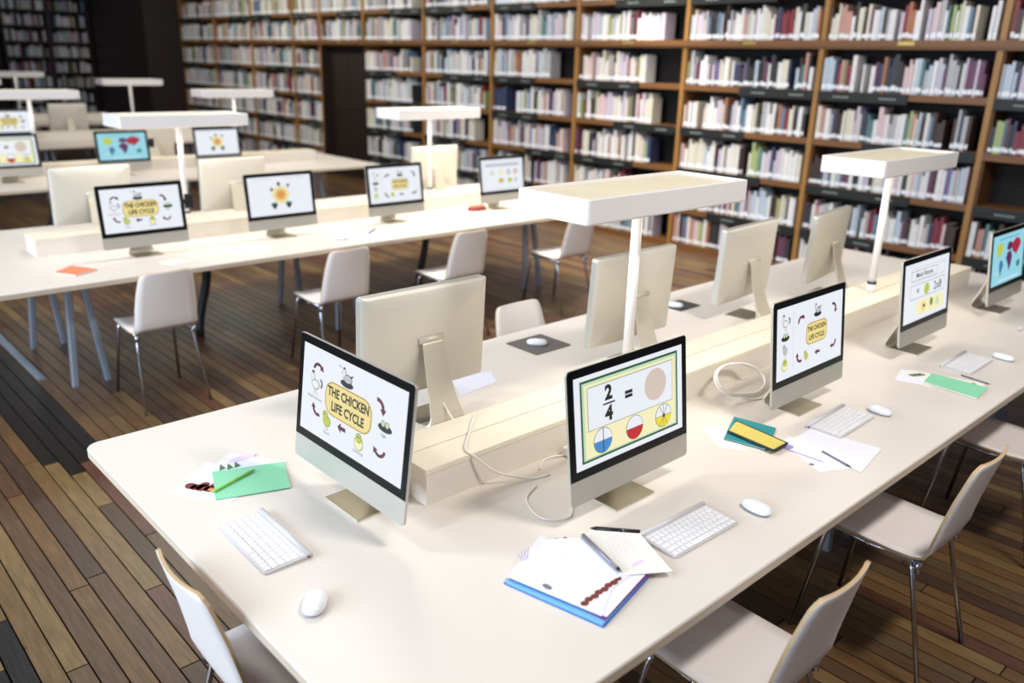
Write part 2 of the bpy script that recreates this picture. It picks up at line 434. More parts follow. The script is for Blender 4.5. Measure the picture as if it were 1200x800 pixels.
# ------------------------------------------------------------------ long tables
TX0, TX1, TW, TH, RZ = 0.655, 5.72, 1.81, 0.73, 0.845
def make_table(yc, label):
    t = thing('library_table', label, 'table', (0, yc, 0), 0, 'long white library tables')
    hw = TW/2
    b = MB(); b.m('table_edge')
    out = rrect(TX0, -hw, TX1, hw, 0.045, 6); o2 = rrect(TX0+.003, -hw+.003, TX1-.003, hw-.003, 0.042, 6)
    b.loft([[(x, y, TH-.032) for x, y in o2], [(x, y, TH-.029) for x, y in out], [(x, y, TH-.004) for x, y in out]], cap1=False)
    b.m('table_white'); b.loft([[(x, y, TH-.004) for x, y in out], [(x, y, TH) for x, y in o2]], cap0=False)
    b.build('tabletop', t)
    b = MB().m('riser_side')
    b.box((1.26, -0.112, TH), (5.3, 0.112, RZ-.018)); r_ = b.build('cable_riser', t)
    for sy in (-1, 1):
        b = MB().m('riser_top'); y0, y1 = (0.0025, 0.114) if sy > 0 else (-0.114, -0.0025)
        b.box((1.256, y0, RZ-.018), (5.304, y1, RZ), bev=0.004); b.build('riser_lid', r_)
    b = MB().m('groove'); b.box((1.262, -0.0024, RZ-.018), (5.298, 0.0024, RZ-.006)); b.build('lid_gap', r_)
    for tx in (1.37, 3.2, 5.12):
        for sx in (-1, 1):
            for sy in (-1, 1):
                b = MB().m('table_leg')
                top = Vector((tx+sx*.035, sy*.40, TH-.05)); bot = Vector((tx+sx*.095, sy*.45-0.02, 0.0))
                l0 = [(top.x+dx, top.y+dy, top.z) for dx, dy in rrect(-.022, -.022, .022, .022, .008, 3)]
                l1 = [(bot.x+dx, bot.y+dy, bot.z) for dx, dy in rrect(-.018, -.018, .018, .018, .007, 3)]
                b.loft([l1, l0]); b.build('leg', t)
        b = MB().m('table_leg'); b.box((tx-.06, -.55, TH-.075), (tx+.06, .55, TH-.0325)); b.build('cross_beam', t)
    for cx in (2.3, 4.25):
        b = MB().m('black_plastic')
        pts = [(cx+0.05*math.sin(k/10*PI*1.5), 0.03*math.sin(k/10*PI), (TH-.035)*(1-k/10)+.0) for k in range(11)]
        pts[-1] = (pts[-1][0], pts[-1][1], 0.0)
        b.tube(pts, 0.03, 12); b.build('cable_chute', t)
    return t
YC = [1.79, 5.68, 9.36, 13.05, 16.8]
tl = ['white library table in the foreground with bulky white riser along its middle', 'white library table second from the camera, orange notebook on it', 'white library table third from the camera, with a map on one monitor',
      'blurred library table fourth from the camera', 'farthest blurred library table']
for yc, l in zip(YC, tl): make_table(yc, l)

# ------------------------------------------------------------------ big desk lamps
def make_lamp():
    t = thing('desk_lamp', '', 'lamp', (0, 0, 0), 0, 'white flat headed desk lamps on the table risers')
    b = MB().m('lamp_white'); b.tube([(0, 0, 0), (0, 0, .05)], 0.021, 20); b.build('base_socket', t)
    b = MB().m('collar'); b.tube([(0, 0, .045), (0, 0, .058)], 0.0225, 20); b.build('collar', t)
    b = MB().m('lamp_white'); b.tube([(0, 0, .05), (0, 0, .635)], 0.0185, 20); b.build('pole', t)
    L, W, z0, z1 = .425, .155, .628, .706
    b = MB().m('lamp_white')
    o = rrect(-L, -W, L, W, .012, 4); i = rrect(-L+.012, -W+.012, L-.012, W-.012, .006, 4); u_ = rrect(-L+.004, -W+.004, L-.004, W-.004, .01, 4)
    b.loft([[(x, y, z0) for x, y in u_], [(x, y, z0+.006) for x, y in o], [(x, y, z1-.002) for x, y in o], [(x, y, z1) for x, y in u_], [(x, y, z1) for x, y in i], [(x, y, z1-.012) for x, y in i]], cap1=False)
    hd = b.build('lamp_head', t)
    b = MB().m('lamp_tray'); b.loft([[(x, y, z1-.03) for x, y in i], [(x, y, z1-.0121) for x, y in i]]); b.build('top_tray', hd)
    b = MB().m('lamp_diffuser'); b.box((-L+.04, -W+.03, z0-.004), (L-.04, W-.03, z0)); b.build('diffuser', hd)
    return t
lamp0 = make_lamp()
lamps = [(2.255, 0, 'white desk lamp with flat tray head between the two nearest rows of monitors'), (4.22, 0, 'white desk lamp standing at the far end of the foreground table'),
         (2.24, 1, 'white desk lamp at the left of the second table, beside the monitor backs'), (4.33, 1, 'white desk lamp at the right of the second table, in front of the bookcases'),
         (2.26, 2, 'blurred desk lamp cut by the left photo edge'), (4.35, 2, 'blurred desk lamp in front of the far end of the long bookcase'),
         (2.4, 3, 'small blurred desk lamp at the fourth table, far left'), (4.5, 3, 'small blurred desk lamp in front of the dark end wall'),
         (3.9, 4, 'tiniest blurred desk lamp, far left')]
for i, (x, r_, l) in enumerate(lamps):
    o = lamp0 if i == 0 else inst(lamp0, (x, YC[r_], RZ), 0, l)
    o.location = (x, YC[r_], RZ); o['label'] = l
for (x, r_, l), (x2, y2, p) in zip(lamps[:6], [(a[0], YC[a[1]], 3.2) for a in lamps[:6]]):
    for sx in (-1, 1):
        ll = bpy.data.lights.new('desk_lamp_light', 'AREA'); ll.shape = 'RECTANGLE'; ll.size = .22; ll.size_y = .22; ll.energy = p*.45; ll.color = (1, .93, .80)
        lo = bpy.data.objects.new('desk_lamp_light', ll); C.objects.link(lo); lo.location = (x2+sx*.26, y2, RZ+.62)

# ------------------------------------------------------------------ screen pictures (drawn in metres on the panel)
def scol(name, rgb, es=1.0):
    return mat('scr_'+name, emit=rgb, es=es)
for n_, c_ in dict(white=(236, 240, 248), black=(16, 16, 20), maroon=(96, 22, 46), yellow=(240, 220, 142), dyellow=(176, 150, 70), olive=(120, 128, 40), green=(30, 84, 46), lgreen=(196, 222, 190),
                   cream=(246, 240, 190), grey=(120, 122, 124), lgrey=(190, 192, 196), blue=(62, 138, 206), red=(196, 30, 36), sun=(236, 222, 50), beige=(214, 196, 184), cyan=(150, 214, 230),
                   teal=(46, 120, 110), purple=(92, 40, 90), crimson=(170, 34, 60), steel=(60, 120, 160), lime=(190, 204, 76), tan=(214, 178, 120), brown=(96, 64, 40), paleblue=(206, 232, 240), orange=(222, 150, 60)).items():
    scol(n_, c_)
FC = bpy.data.curves.new('glyphs', 'FONT'); FC.align_x = 'CENTER'; FC.align_y = 'CENTER'; FC.resolution_u = 2
FO = bpy.data.objects.new('glyphs', FC); C.objects.link(FO)
GL = {}
def glyphs(text, bold=0.0):
    k = (text, bold)
    if k not in GL:
        FC.body = text; FC.offset = bold; FC.size = 1.0
        dg = bpy.context.evaluated_depsgraph_get(); dg.update()
        ev = FO.evaluated_get(dg); me = ev.to_mesh()
        GL[k] = ([tuple(v.co) for v in me.vertices], [tuple(p.vertices) for p in me.polygons])
        ev.to_mesh_clear()
    return GL[k]
class Draw:
    def __init__(s, b, org=(0, 0), step=0.0004, flat=False, base=0.0):
        s.b = b; s.o = org; s.st = step; s.flat = flat; s.base = base
    def P(s, u, v, k):
        d = s.base+k*s.st
        return (s.o[0]+u, s.o[1]+v, d) if s.flat else (s.o[0]+u, -d, s.o[1]+v)
    def poly(s, pts, c, k=1):
        s.b.m(c); s.b.add([s.P(u, v, k) for u, v in pts], [tuple(range(len(pts)))])
    def rect(s, u0, v0, u1, v1, c, k=1): s.poly([(u0, v0), (u1, v0), (u1, v1), (u0, v1)], c, k)
    def frame(s, u0, v0, u1, v1, w_, c, k=1):
        s.rect(u0, v0, u1, v0+w_, c, k); s.rect(u0, v1-w_, u1, v1, c, k); s.rect(u0, v0+w_, u0+w_, v1-w_, c, k); s.rect(u1-w_, v0+w_, u1, v1-w_, c, k)
    def rr(s, u0, v0, u1, v1, r_, c, k=1): s.poly(rrect(u0, v0, u1, v1, r_, 5), c, k)
    def ell(s, u, v, a, b_, c, k=1, t0=0, t1=360, n=20):
        full = abs(t1-t0) >= 360
        P = [(u+a*math.cos(math.radians(t0+(t1-t0)*i/n)), v+b_*math.sin(math.radians(t0+(t1-t0)*i/n))) for i in range(n if full else n+1)]
        s.poly(P, c, k)
    def arc(s, u, v, r_, w_, t0, t1, c, k=1, n=10):
        for i in range(n):
            a = math.radians(t0+(t1-t0)*i/n); b_ = math.radians(t0+(t1-t0)*(i+1)/n)
            q = [(u+(r_-w_)*math.cos(a), v+(r_-w_)*math.sin(a)), (u+r_*math.cos(a), v+r_*math.sin(a)), (u+r_*math.cos(b_), v+r_*math.sin(b_)), (u+(r_-w_)*math.cos(b_), v+(r_-w_)*math.sin(b_))]
            s.poly(q if t1 > t0 else q[::-1], c, k)
    def line(s, u0, v0, u1, v1, w_, c, k=1):
        d = math.hypot(u1-u0, v1-v0) or 1; nx, ny = -(v1-v0)/d*w_/2, (u1-u0)/d*w_/2
        s.poly([(u0-nx, v0-ny), (u1-nx, v1-ny), (u1+nx, v1+ny), (u0+nx, v0+ny)], c, k)
    def arrow(s, u, v, r_, t0, t1, c='scr_maroon', k=2):
        s.arc(u, v, r_, r_*.38, t0, t1, c, k)
        a = math.radians(t1); sg = 1 if t1 > t0 else -1; rm = r_*.81
        cx, cy = u+rm*math.cos(a), v+rm*math.sin(a); tx, ty = -math.sin(a)*sg, math.cos(a)*sg; nx, ny = math.cos(a), math.sin(a)
        p = [(cx+nx*r_*.42, cy+ny*r_*.42), (cx+tx*r_*.62, cy+ty*r_*.62), (cx-nx*r_*.42, cy-ny*r_*.42)]
        if sg < 0: p = p[::-1]
        s.poly(p, c, k)
    def text(s, u, v, size, txt, c, k=3, bold=0.0, sx=1.0, rot=0.0, shear=0.0):
        V, Fs = glyphs(txt, bold); s.b.m(c); ca, sa = math.cos(rot), math.sin(rot)
        s.b.add([s.P(u+((x_+shear*y_)*sx*ca-y_*sa)*size, v+((x_+shear*y_)*sx*sa+y_*ca)*size, k) for x_, y_, _ in V], Fs)
def hen(d, u, v, s_):
    d.ell(u, v-.011*s_, .022*s_, .008*s_, 'scr_black', 2); d.ell(u+.002*s_, v+.001*s_, .015*s_, .010*s_, 'scr_black', 2); d.ell(u+.002*s_, v+.001*s_, .0135*s_, .0085*s_, 'scr_lgrey', 3)
    d.ell(u-.011*s_, v+.012*s_, .006*s_, .009*s_, 'scr_black', 2); d.ell(u-.011*s_, v+.012*s_, .0047*s_, .0077*s_, 'scr_white', 3); d.ell(u-.011*s_, v+.021*s_, .004*s_, .003*s_, 'scr_maroon', 3)
    d.poly([(u-.017*s_, v+.012*s_), (u-.022*s_, v+.010*s_), (u-.017*s_, v+.009*s_)][::-1], 'scr_orange', 3); d.poly([(u+.012*s_, v+.003*s_), (u+.022*s_, v+.014*s_), (u+.010*s_, v+.010*s_)], 'scr_black', 2)
def rooster(d, u, v, s_):
    d.ell(u+.002*s_, v, .014*s_, .011*s_, 'scr_olive', 2); d.ell(u+.002*s_, v, .012*s_, .009*s_, 'scr_white', 3)
    d.ell(u-.008*s_, v+.015*s_, .006*s_, .010*s_, 'scr_olive', 2); d.ell(u-.008*s_, v+.015*s_, .0047*s_, .0085*s_, 'scr_white', 3); d.ell(u-.008*s_, v+.026*s_, .005*s_, .003*s_, 'scr_maroon', 3)
    d.arc(u+.016*s_, v+.006*s_, .012*s_, .006*s_, -60, 80, 'scr_grey', 3); d.line(u, v-.010*s_, u-.002*s_, v-.022*s_, .0018*s_, 'scr_dyellow', 2); d.line(u+.006*s_, v-.010*s_, u+.007*s_, v-.022*s_, .0018*s_, 'scr_dyellow', 2)
def chick(d, u, v, s_, c='scr_lime'):
    d.ell(u, v, .0125*s_, .0115*s_, 'scr_olive', 2); d.ell(u, v, .011*s_, .010*s_, c, 3); d.ell(u-.006*s_, v+.012*s_, .0085*s_, .0085*s_, 'scr_olive', 2); d.ell(u-.006*s_, v+.012*s_, .0073*s_, .0073*s_, c, 3)
    d.ell(u-.008*s_, v+.013*s_, .0015*s_, .0015*s_, 'scr_black', 4); d.line(u-.003*s_, v-.010*s_, u-.003*s_, v-.019*s_, .0016*s_, 'scr_dyellow', 2); d.line(u+.004*s_, v-.010*s_, u+.004*s_, v-.019*s_, .0016*s_, 'scr_dyellow', 2)
def hatch(d, u, v, s_):
    d.ell(u, v-.004*s_, .015*s_, .016*s_, 'scr_olive', 2); d.ell(u, v-.004*s_, .0132*s_, .0142*s_, 'scr_cream', 3); d.ell(u, v+.008*s_, .010*s_, .011*s_, 'scr_olive', 4); d.ell(u, v+.008*s_, .0085*s_, .0095*s_, 'scr_lime', 5)
    d.ell(u-.003*s_, v+.010*s_, .0016*s_, .0016*s_, 'scr_black', 6); d.ell(u+.003*s_, v+.010*s_, .0016*s_, .0016*s_, 'scr_black', 6)
def nest(d, u, v, s_):
    d.ell(u, v-.002*s_, .021*s_, .0085*s_, 'scr_black', 2); d.ell(u-.006*s_, v+.006*s_, .006*s_, .007*s_, 'scr_olive', 3); d.ell(u+.006*s_, v+.006*s_, .006*s_, .007*s_, 'scr_olive', 3); d.ell(u-.006*s_, v+.006*s_, .0045*s_, .0055*s_, 'scr_lgreen', 4); d.ell(u+.006*s_, v+.006*s_, .0045*s_, .0055*s_, 'scr_lgreen', 4)
W2, H2 = .235, .137            # half width of the picture, half height
def slide_chicken(b, z):
    d = Draw(b, (0, z)); d.rect(-W2, -H2, W2, H2, 'scr_white', 0)
    d.rr(-.118, -.047, .098, .057, .038, 'scr_dyellow', 1); d.rr(-.114, -.043, .094, .053, .035, 'scr_yellow', 2)
    d.text(-.009, .026, .039, 'THE CHICKEN', 'scr_black', 3, .035, .76); d.text(-.009, -.017, .039, 'LIFE CYCLE', 'scr_black', 3, .035, .78)
    hen(d, -.020, .086, 1.35); d.line(-.062, .118, -.048, .112, .002, 'scr_black')
    rooster(d, -.170, .022, 1.4); d.text(-.168, -.020, .0125, 'Adult Chicken', 'scr_black', 3)
    chick(d, -.102, -.072, 1.5); d.text(-.100, -.108, .0125, 'Chick', 'scr_black', 3)
    hatch(d, .050, -.076, 1.35); d.text(.050, -.108, .0125, 'Hatching', 'scr_black', 3)
    nest(d, .155, .008, 1.4); d.text(.152, -.016, .0125, 'Eggs', 'scr_black', 3)
    d.arrow(-.158, .066, .026, 170, 45); d.arrow(.118, .052, .030, 100, 5); d.arrow(.140, -.060, .026, -5, -140); d.arrow(-.150, -.048, .026, 300, 190)
    d.poly([(-.050, -.068), (-.034, -.084), (-.034, -.074), (-.012, -.074), (-.012, -.062), (-.034, -.062), (-.034, -.052)], 'scr_maroon', 2)
def slide_sort(b, z):
    d = Draw(b, (0, z)); d.rect(-W2, -H2, W2, H2, 'scr_white', 0)
    d.line(-.125, -.115, -.125, .115, .0016, 'scr_lgrey')
    rooster(d, -.183, .075, 1.25); nest(d, -.180, .022, 1.3); chick(d, -.180, -.028, 1.2, 'scr_lgrey'); hatch(d, -.182, -.082, 1.25)
    d.rr(-.035, -.040, .118, .045, .026, 'scr_dyellow', 1); d.rr(-.031, -.036, .114, .041, .024, 'scr_yellow', 2)
    d.text(.041, .020, .0265, 'THE CHICKEN', 'scr_black', 3, .03, .78); d.text(.041, -.014, .0265, 'LIFE CYCLE', 'scr_black', 3, .03, .86)
    hen(d, .045, .085, 1.25); chick(d, -.032, -.080, 1.15)
    d.arrow(-.070, .060, .026, 185, 70); d.arrow(.160, .070, .026, 110, -10); d.arrow(.165, -.060, .026, 5, -100); d.arrow(-.075, -.070, .026, 300, 180)
    d.poly([(.030, -.080), (.046, -.092), (.046, -.085), (.068, -.085), (.068, -.075), (.046, -.075), (.046, -.068)], 'scr_maroon', 2)
def pie(d, u, v, r_, c, kind):
    d.ell(u, v, r_+.0015, r_+.0015, 'scr_black', 3, n=28); d.ell(u, v, r_, r_, 'scr_white', 4, n=28); d.ell(u, v, r_, r_, c, 5, 180, 360, 16)
    d.line(u-r_, v, u+r_, v, .0018, 'scr_grey', 6)
    if kind == 4: d.line(u, v-r_, u, v+r_, .003, 'scr_black', 7)
    if kind == 6:
        for a in (60, 120, 90): d.line(u-r_*math.cos(math.radians(a)), v-r_*math.sin(math.radians(a)), u+r_*math.cos(math.radians(a)), v+r_*math.sin(math.radians(a)), .0022, 'scr_grey', 7)
        d.ell(u, v, r_*.18, r_*.18, 'scr_brown', 8)
def slide_fraction(b, z):
    d = Draw(b, (0, z)); d.rect(-W2, -H2, W2, H2, 'scr_white', 0); d.rect(-.212, -.121, .212, .123, 'scr_green', 1); d.rect(-.205, -.114, .205, .116, 'scr_lgreen', 2); d.rect(-.196, -.109, .198, .108, 'scr_cream', 3)
    d.st = .0004; d.base = .0008
    d.rect(-.186, -.030, .186, .100, 'scr_grey', 2); d.rect(-.184, -.028, .184, .098, 'scr_white', 3)
    d.text(-.100, .066, .060, '2', 'scr_black', 4, .045); d.rect(-.124, .033, -.074, .038, 'scr_black', 4); d.text(-.100, .003, .060, '4', 'scr_black', 4, .045)
    d.text(-.015, .038, .058, '=', 'scr_black', 4, .045); d.ell(.105, .040, .050, .050, 'scr_beige', 4, n=36)
    pie(d, -.128, -.070, .037, 'scr_blue', 4); pie(d, .008, -.070, .036, 'scr_red', 2); pie(d, .140, -.070, .036, 'scr_sun', 6)
def slide_numbers(b, z):
    d = Draw(b, (0, z)); d.rect(-W2, -H2, W2, H2, 'scr_white', 0)
    d.frame(-.17, .048, .19, .112, .002, 'scr_lgrey'); d.frame(-.17, .054, .10, .100, .0022, 'scr_grey', 2); d.text(-.035, .077, .030, 'Match Pictures', 'scr_black', 3, .02, 1.0, 0, .2); d.rr(.125, .054, .185, .104, .01, 'scr_lgrey', 2); d.rr(.127, .056, .183, .102, .01, 'scr_white', 3)
    d.frame(-.175, -.032, .195, .036, .0022, 'scr_grey', 2); d.text(-.10, .002, .045, '=', 'scr_black', 3, .02); d.ell(-.005, .000, .028, .028, 'scr_lime', 3); d.text(.115, .000, .058, '2x8', 'scr_black', 3, .005)
    d.rr(-.11, -.115, .20, -.045, .03, 'scr_cream', 1); d.ell(-.03, -.080, .025, .025, 'scr_yellow', 2); d.ell(-.025, -.078, .012, .008, 'scr_brown', 3); d.ell(.055, -.072, .016, .020, 'scr_olive', 2); d.ell(.12, -.080, .02, .022, 'scr_lgreen', 2)
def slide_map(b, z):
    d = Draw(b, (0, z)); d.rect(-W2, -H2, W2, H2, 'scr_cyan', 0)
    d.line(-.15, .112, .15, .112, .004, 'scr_steel')
    d.poly([(-.19, .07), (-.155, .095), (-.10, .09), (-.085, .06), (-.11, .035), (-.13, .01), (-.15, .02), (-.175, .04)][::-1], 'scr_lime', 1)
    d.poly([(-.125, .0), (-.09, -.01), (-.075, -.035), (-.10, -.07), (-.11, -.10), (-.125, -.07), (-.135, -.03)][::-1], 'scr_steel', 1)
    d.poly([(-.02, .03), (.03, .035), (.055, .0), (.035, -.05), (.015, -.08), (-.005, -.04), (-.04, .0)][::-1], 'scr_purple', 1)
    d.poly([(-.035, .05), (-.02, .085), (.02, .088), (.05, .07), (.04, .045), (0, .038)][::-1], 'scr_purple', 2)
    d.poly([(.04, .075), (.10, .10), (.16, .088), (.18, .06), (.15, .03), (.11, .0), (.09, .02), (.06, .02), (.045, .045)][::-1], 'scr_crimson', 2)
    d.poly([(.13, -.04), (.17, -.03), (.185, -.055), (.16, -.075), (.13, -.065)][::-1], 'scr_teal', 1)
    d.ell(-.16, -.07, .02, .012, 'scr_lgreen', 1); d.line(-.12, -.118, .17, -.118, .006, 'scr_white', 1)
def slide_flower(b, z):
    d = Draw(b, (0, z)); d.rect(-W2, -H2, W2, H2, 'scr_white', 0)
    d.line(-.19, .118, -.06, .118, .003, 'scr_lgrey'); d.line(.03, .120, .18, .120, .003, 'scr_lgrey')
    for a in range(0, 360, 45): d.ell(.0+.045*math.cos(math.radians(a)), .005+.045*math.sin(math.radians(a)), .020, .020, 'scr_yellow', 1)
    d.ell(0, .005, .038, .038, 'scr_tan', 2); d.ell(0, .005, .022, .022, 'scr_orange', 3)
    for x_, y_, c in ((-.01, .082, 'scr_black'), (.06, .068, 'scr_grey'), (-.065, .045, 'scr_olive')): d.ell(x_, y_, .011, .015, c, 3)
    for x_ in (-.055, .052): d.ell(x_, -.062, .025, .015, 'scr_teal', 3); d.poly([(x_-.020, -.062), (x_-.010, -.092), (x_+.010, -.092), (x_+.020, -.062)], 'scr_black', 4)
def slide_table(b, z):
    d = Draw(b, (0, z)); d.rect(-W2, -H2, W2, H2, 'scr_white', 0)
    d.frame(-.215, -.12, .215, .12, .003, 'scr_lgrey'); d.rr(-.19, .075, .19, .10, .008, 'scr_lgrey', 1)
    for k, (x_, c) in enumerate(((-.12, 'scr_lgrey'), (-.02, 'scr_yellow'), (.07, 'scr_grey'), (.15, 'scr_crimson'))): d.ell(x_, .022, .022, .022, c, 1); d.ell(x_, .022, .014, .014, 'scr_cream', 2)
    d.ell(-.02, -.05, .03, .022, 'scr_orange', 1); d.ell(-.02, -.05, .018, .013, 'scr_lime', 2); d.ell(.08, -.05, .03, .022, 'scr_lime', 1); d.ell(.15, -.05, .018, .018, 'scr_lgrey', 1)
SL = dict(chicken=slide_chicken, sort=slide_sort, fraction=slide_fraction, numbers=slide_numbers, map=slide_map, flower=slide_flower, table=slide_table)

# ------------------------------------------------------------------ all-in-one computers; the front faces -Y, origin under the screen front on the desk
GAP, BH, TILT = .067, .380, math.radians(7)
def make_imac(label, pic=None, loc=(0, 0, 0), rz=0.0, clip=None, group=None, BW=.258, GAP=.067, TILT=math.radians(7)):
    t = thing('desktop_computer', label, 'computer', loc, rz, group)
    R_ = Matrix.Translation((0, 0, GAP)) @ Matrix.Rotation(-TILT, 4, 'X')
    b = MB(); b.m('aluminium')
    def L(s_, dy): return [(x*s_, dy, (z-BH/2)*s_+BH/2) for x, z in rrect(-BW, 0, BW, BH, .012, 4)]
    ED = .027 if GAP > .08 else .007
    b.loft([L(1, 0.0), L(1, ED)], R_, cap1=False)
    b.m('aluminium_back'); b.sm = True
    b.loft([L(1, ED), L(.985, ED+.004), L(.93, ED+.009), L(.80, ED+.016), L(.60, ED+.022), L(.35, ED+.026), L(.1, ED+.028)], R_, cap0=False); b.sm = False
    body = b.build('display_body', t)
    if pic:
        b = MB().m('bezel')
        z0, z1 = .071, BH-.0015
        P = [(BW-.0015, z0), (BW-.0015, z1-.011)]+[(BW-.0125+.011*math.cos(a), z1-.011+.011*math.sin(a)) for a in (PI/8, PI/4, PI*3/8)]+[(BW-.0125, z1), (-BW+.0125, z1)]+[(-BW+.0125-.011*math.sin(a), z1-.011+.011*math.cos(a)) for a in (PI/8, PI/4, PI*3/8)]+[(-BW+.0015, z1-.011), (-BW+.0015, z0)]
        b.loft([[(x, -.0012, z) for x, z in P], [(x, -.0002, z) for x, z in P]], R_)
        gl = b.build('screen_glass', t)
        b = MB(); zc = z0+(z1-z0)/2+.001; SL[pic](b, 0.0)
        b.v = [tuple(R_ @ Vector((x*(BW-.024)/.235, y-.0016, z*.945+zc))) for x, y, z in b.v]
        b.build('screen_picture', gl)
    # stand: a bent plate from the hinge down to the foot
    prof = [(.052, .285), (.060, .275), (.085, .18), (.112, .10), (.135, .04), (.140, .016), (.134, .005), (.118, .0), (-.015, .0)]
    b = MB().m('stand_metal')
    pr_ = [(y, z) for y, z in prof]
    wid = [.040, .042, .047, .055, .066, .074, .080, .084, .084]
    top, bot = [], []
    for k, (y, z) in enumerate(pr_):
        if k < 7: ny, nz = -.007, -.003 if k < 5 else .004
        else: ny, nz = 0.0, .0055
        if k in (5, 6): ny, nz = -.006, .005
        hw = wid[k]
        top.append((hw, y+ny, z+nz)); bot.append((hw, y, z))
    V = []; Fs = []
    for k in range(len(pr_)):
        hw = wid[k]; V += [(-hw, bot[k][1], bot[k][2]), (hw, bot[k][1], bot[k][2]), (hw, top[k][1], top[k][2]), (-hw, top[k][1], top[k][2])]
    for k in range(len(pr_)-1):
        for j in range(4):
            jj = (j+1) % 4; Fs.append((k*4+j, k*4+jj, k*4+4+jj, k*4+4+j))
    Fs += [(3, 2, 1, 0), tuple(range(len(V)-4, len(V)))]
    sy_ = ED-.007; V = [(x, y+(sy_ if z > .02 or y > .11 else 0), z) for x, y, z in V]
    b.add(V[:], Fs)
    b.m('aluminium_foot'); b.box((-.085, -.0145, .0055), (.085, .11, .0063))
    st = b.build('stand', t)
    b = MB().m('stand_metal'); b.tube([(-.050, .050+sy_, .288), (.050, .050+sy_, .288)], .011, 12); b.build('hinge', st)
    if clip == 'side':
        b = MB().m('black_plastic'); b.box((BW+.001, .012, .27), (BW+.055, .03, .36), bev=.006); b.box((BW-.02, .014, .30), (BW+.005, .022, .33)); b.build('side_box', t)  # plain black box at the screen edge, purpose unknown
    if clip == 'top':
        b = MB().m('black_plastic'); b.box((-.10, .030, GAP+BH-.010), (.17, .055, GAP+BH+.028), bev=.008); b.build('top_bar', t)
    return t
# foreground table, near side
make_imac('foreground desktop computer at the table end showing THE CHICKEN LIFE CYCLE', 'chicken', (1.080, 1.815, TH), -PI/2, BW=.278)
make_imac('desktop computer showing the fraction 2/4 with three coloured pies', 'fraction', (1.735, 1.322, TH), 0)
make_imac('desktop computer whose chicken slide has an extra column of small pictures', 'sort', (2.765, 1.335, TH), 0)
make_imac('desktop computer showing 2x8 in a box, on the foreground table', 'numbers', (3.815, 1.345, TH), 0)
make_imac('desktop computer with a world map, cut by the right photo edge', 'map', (4.86, 1.345, TH), 0)
# foreground table, far side: backs
bg = 'computers seen from behind on the foreground table'
make_imac('pale computer seen from behind, nearest one, behind the chicken slide', 'table', (1.66, 2.245, TH), PI, BW=.266, GAP=.090, TILT=math.radians(3))
make_imac('computer seen from behind, directly behind the nearest lamp pole', 'table', (2.695, 2.165, TH), PI, GAP=.090, TILT=math.radians(3))
make_imac('computer seen from behind, right of the nearest lamp', 'table', (3.67, 2.23, TH), PI+.06, GAP=.090, TILT=math.radians(3))
make_imac('turned computer seen from behind, just left of the far lamp pole', 'table', (4.43, 2.19, TH), PI+.13, GAP=.090, TILT=math.radians(3))
# second table
make_imac('computer showing the chicken life cycle on the second table, far left', 'chicken', (1.80, 5.22, TH), 0, clip='side')
make_imac('computer showing a sunflower over two dark pots, on the second table', 'flower', (2.74, 5.25, TH), 0)
make_imac('computer with a chicken slide and side column on the second table', 'sort', (3.70, 5.26, TH), 0)
make_imac('washed-out computer at the right end of the second table', 'table', (4.80, 5.26, TH), 0)
make_imac('pale computer seen from behind at the second table, left of the chicken screen', 'table', (1.76, 6.08, TH), PI, GAP=.090, TILT=math.radians(3))
make_imac('pale computer seen from behind beside the lamp pole of the second table', 'table', (2.76, 6.08, TH), PI, GAP=.090, TILT=math.radians(3))
make_imac('sandy computer seen from behind, in front of the bookcase at the second table', 'table', (4.66, 6.08, TH), PI, GAP=.090, TILT=math.radians(3))
# third and fourth table
make_imac('small world map computer on the third table', 'map', (2.95, 8.93, TH), 0, clip='side')
make_imac('small computer with sunflower slide and black bar on top, third table', 'flower', (3.94, 8.93, TH), 0, clip='top')
make_imac('small computer with fraction slide cut by the left photo edge', 'fraction', (1.93, 8.93, TH), 0)
make_imac('grey computer seen from behind on the third table, left of the lamp', 'table', (3.52, 9.78, TH), PI, GAP=.090, TILT=math.radians(3))
make_imac('tiny computer with chicken slide at the left photo edge, fourth table', 'chicken', (2.79, 12.6, TH), 0)
make_imac('grey computer seen from behind on the fourth table', 'table', (3.72, 13.45, TH), PI, GAP=.090, TILT=math.radians(3))

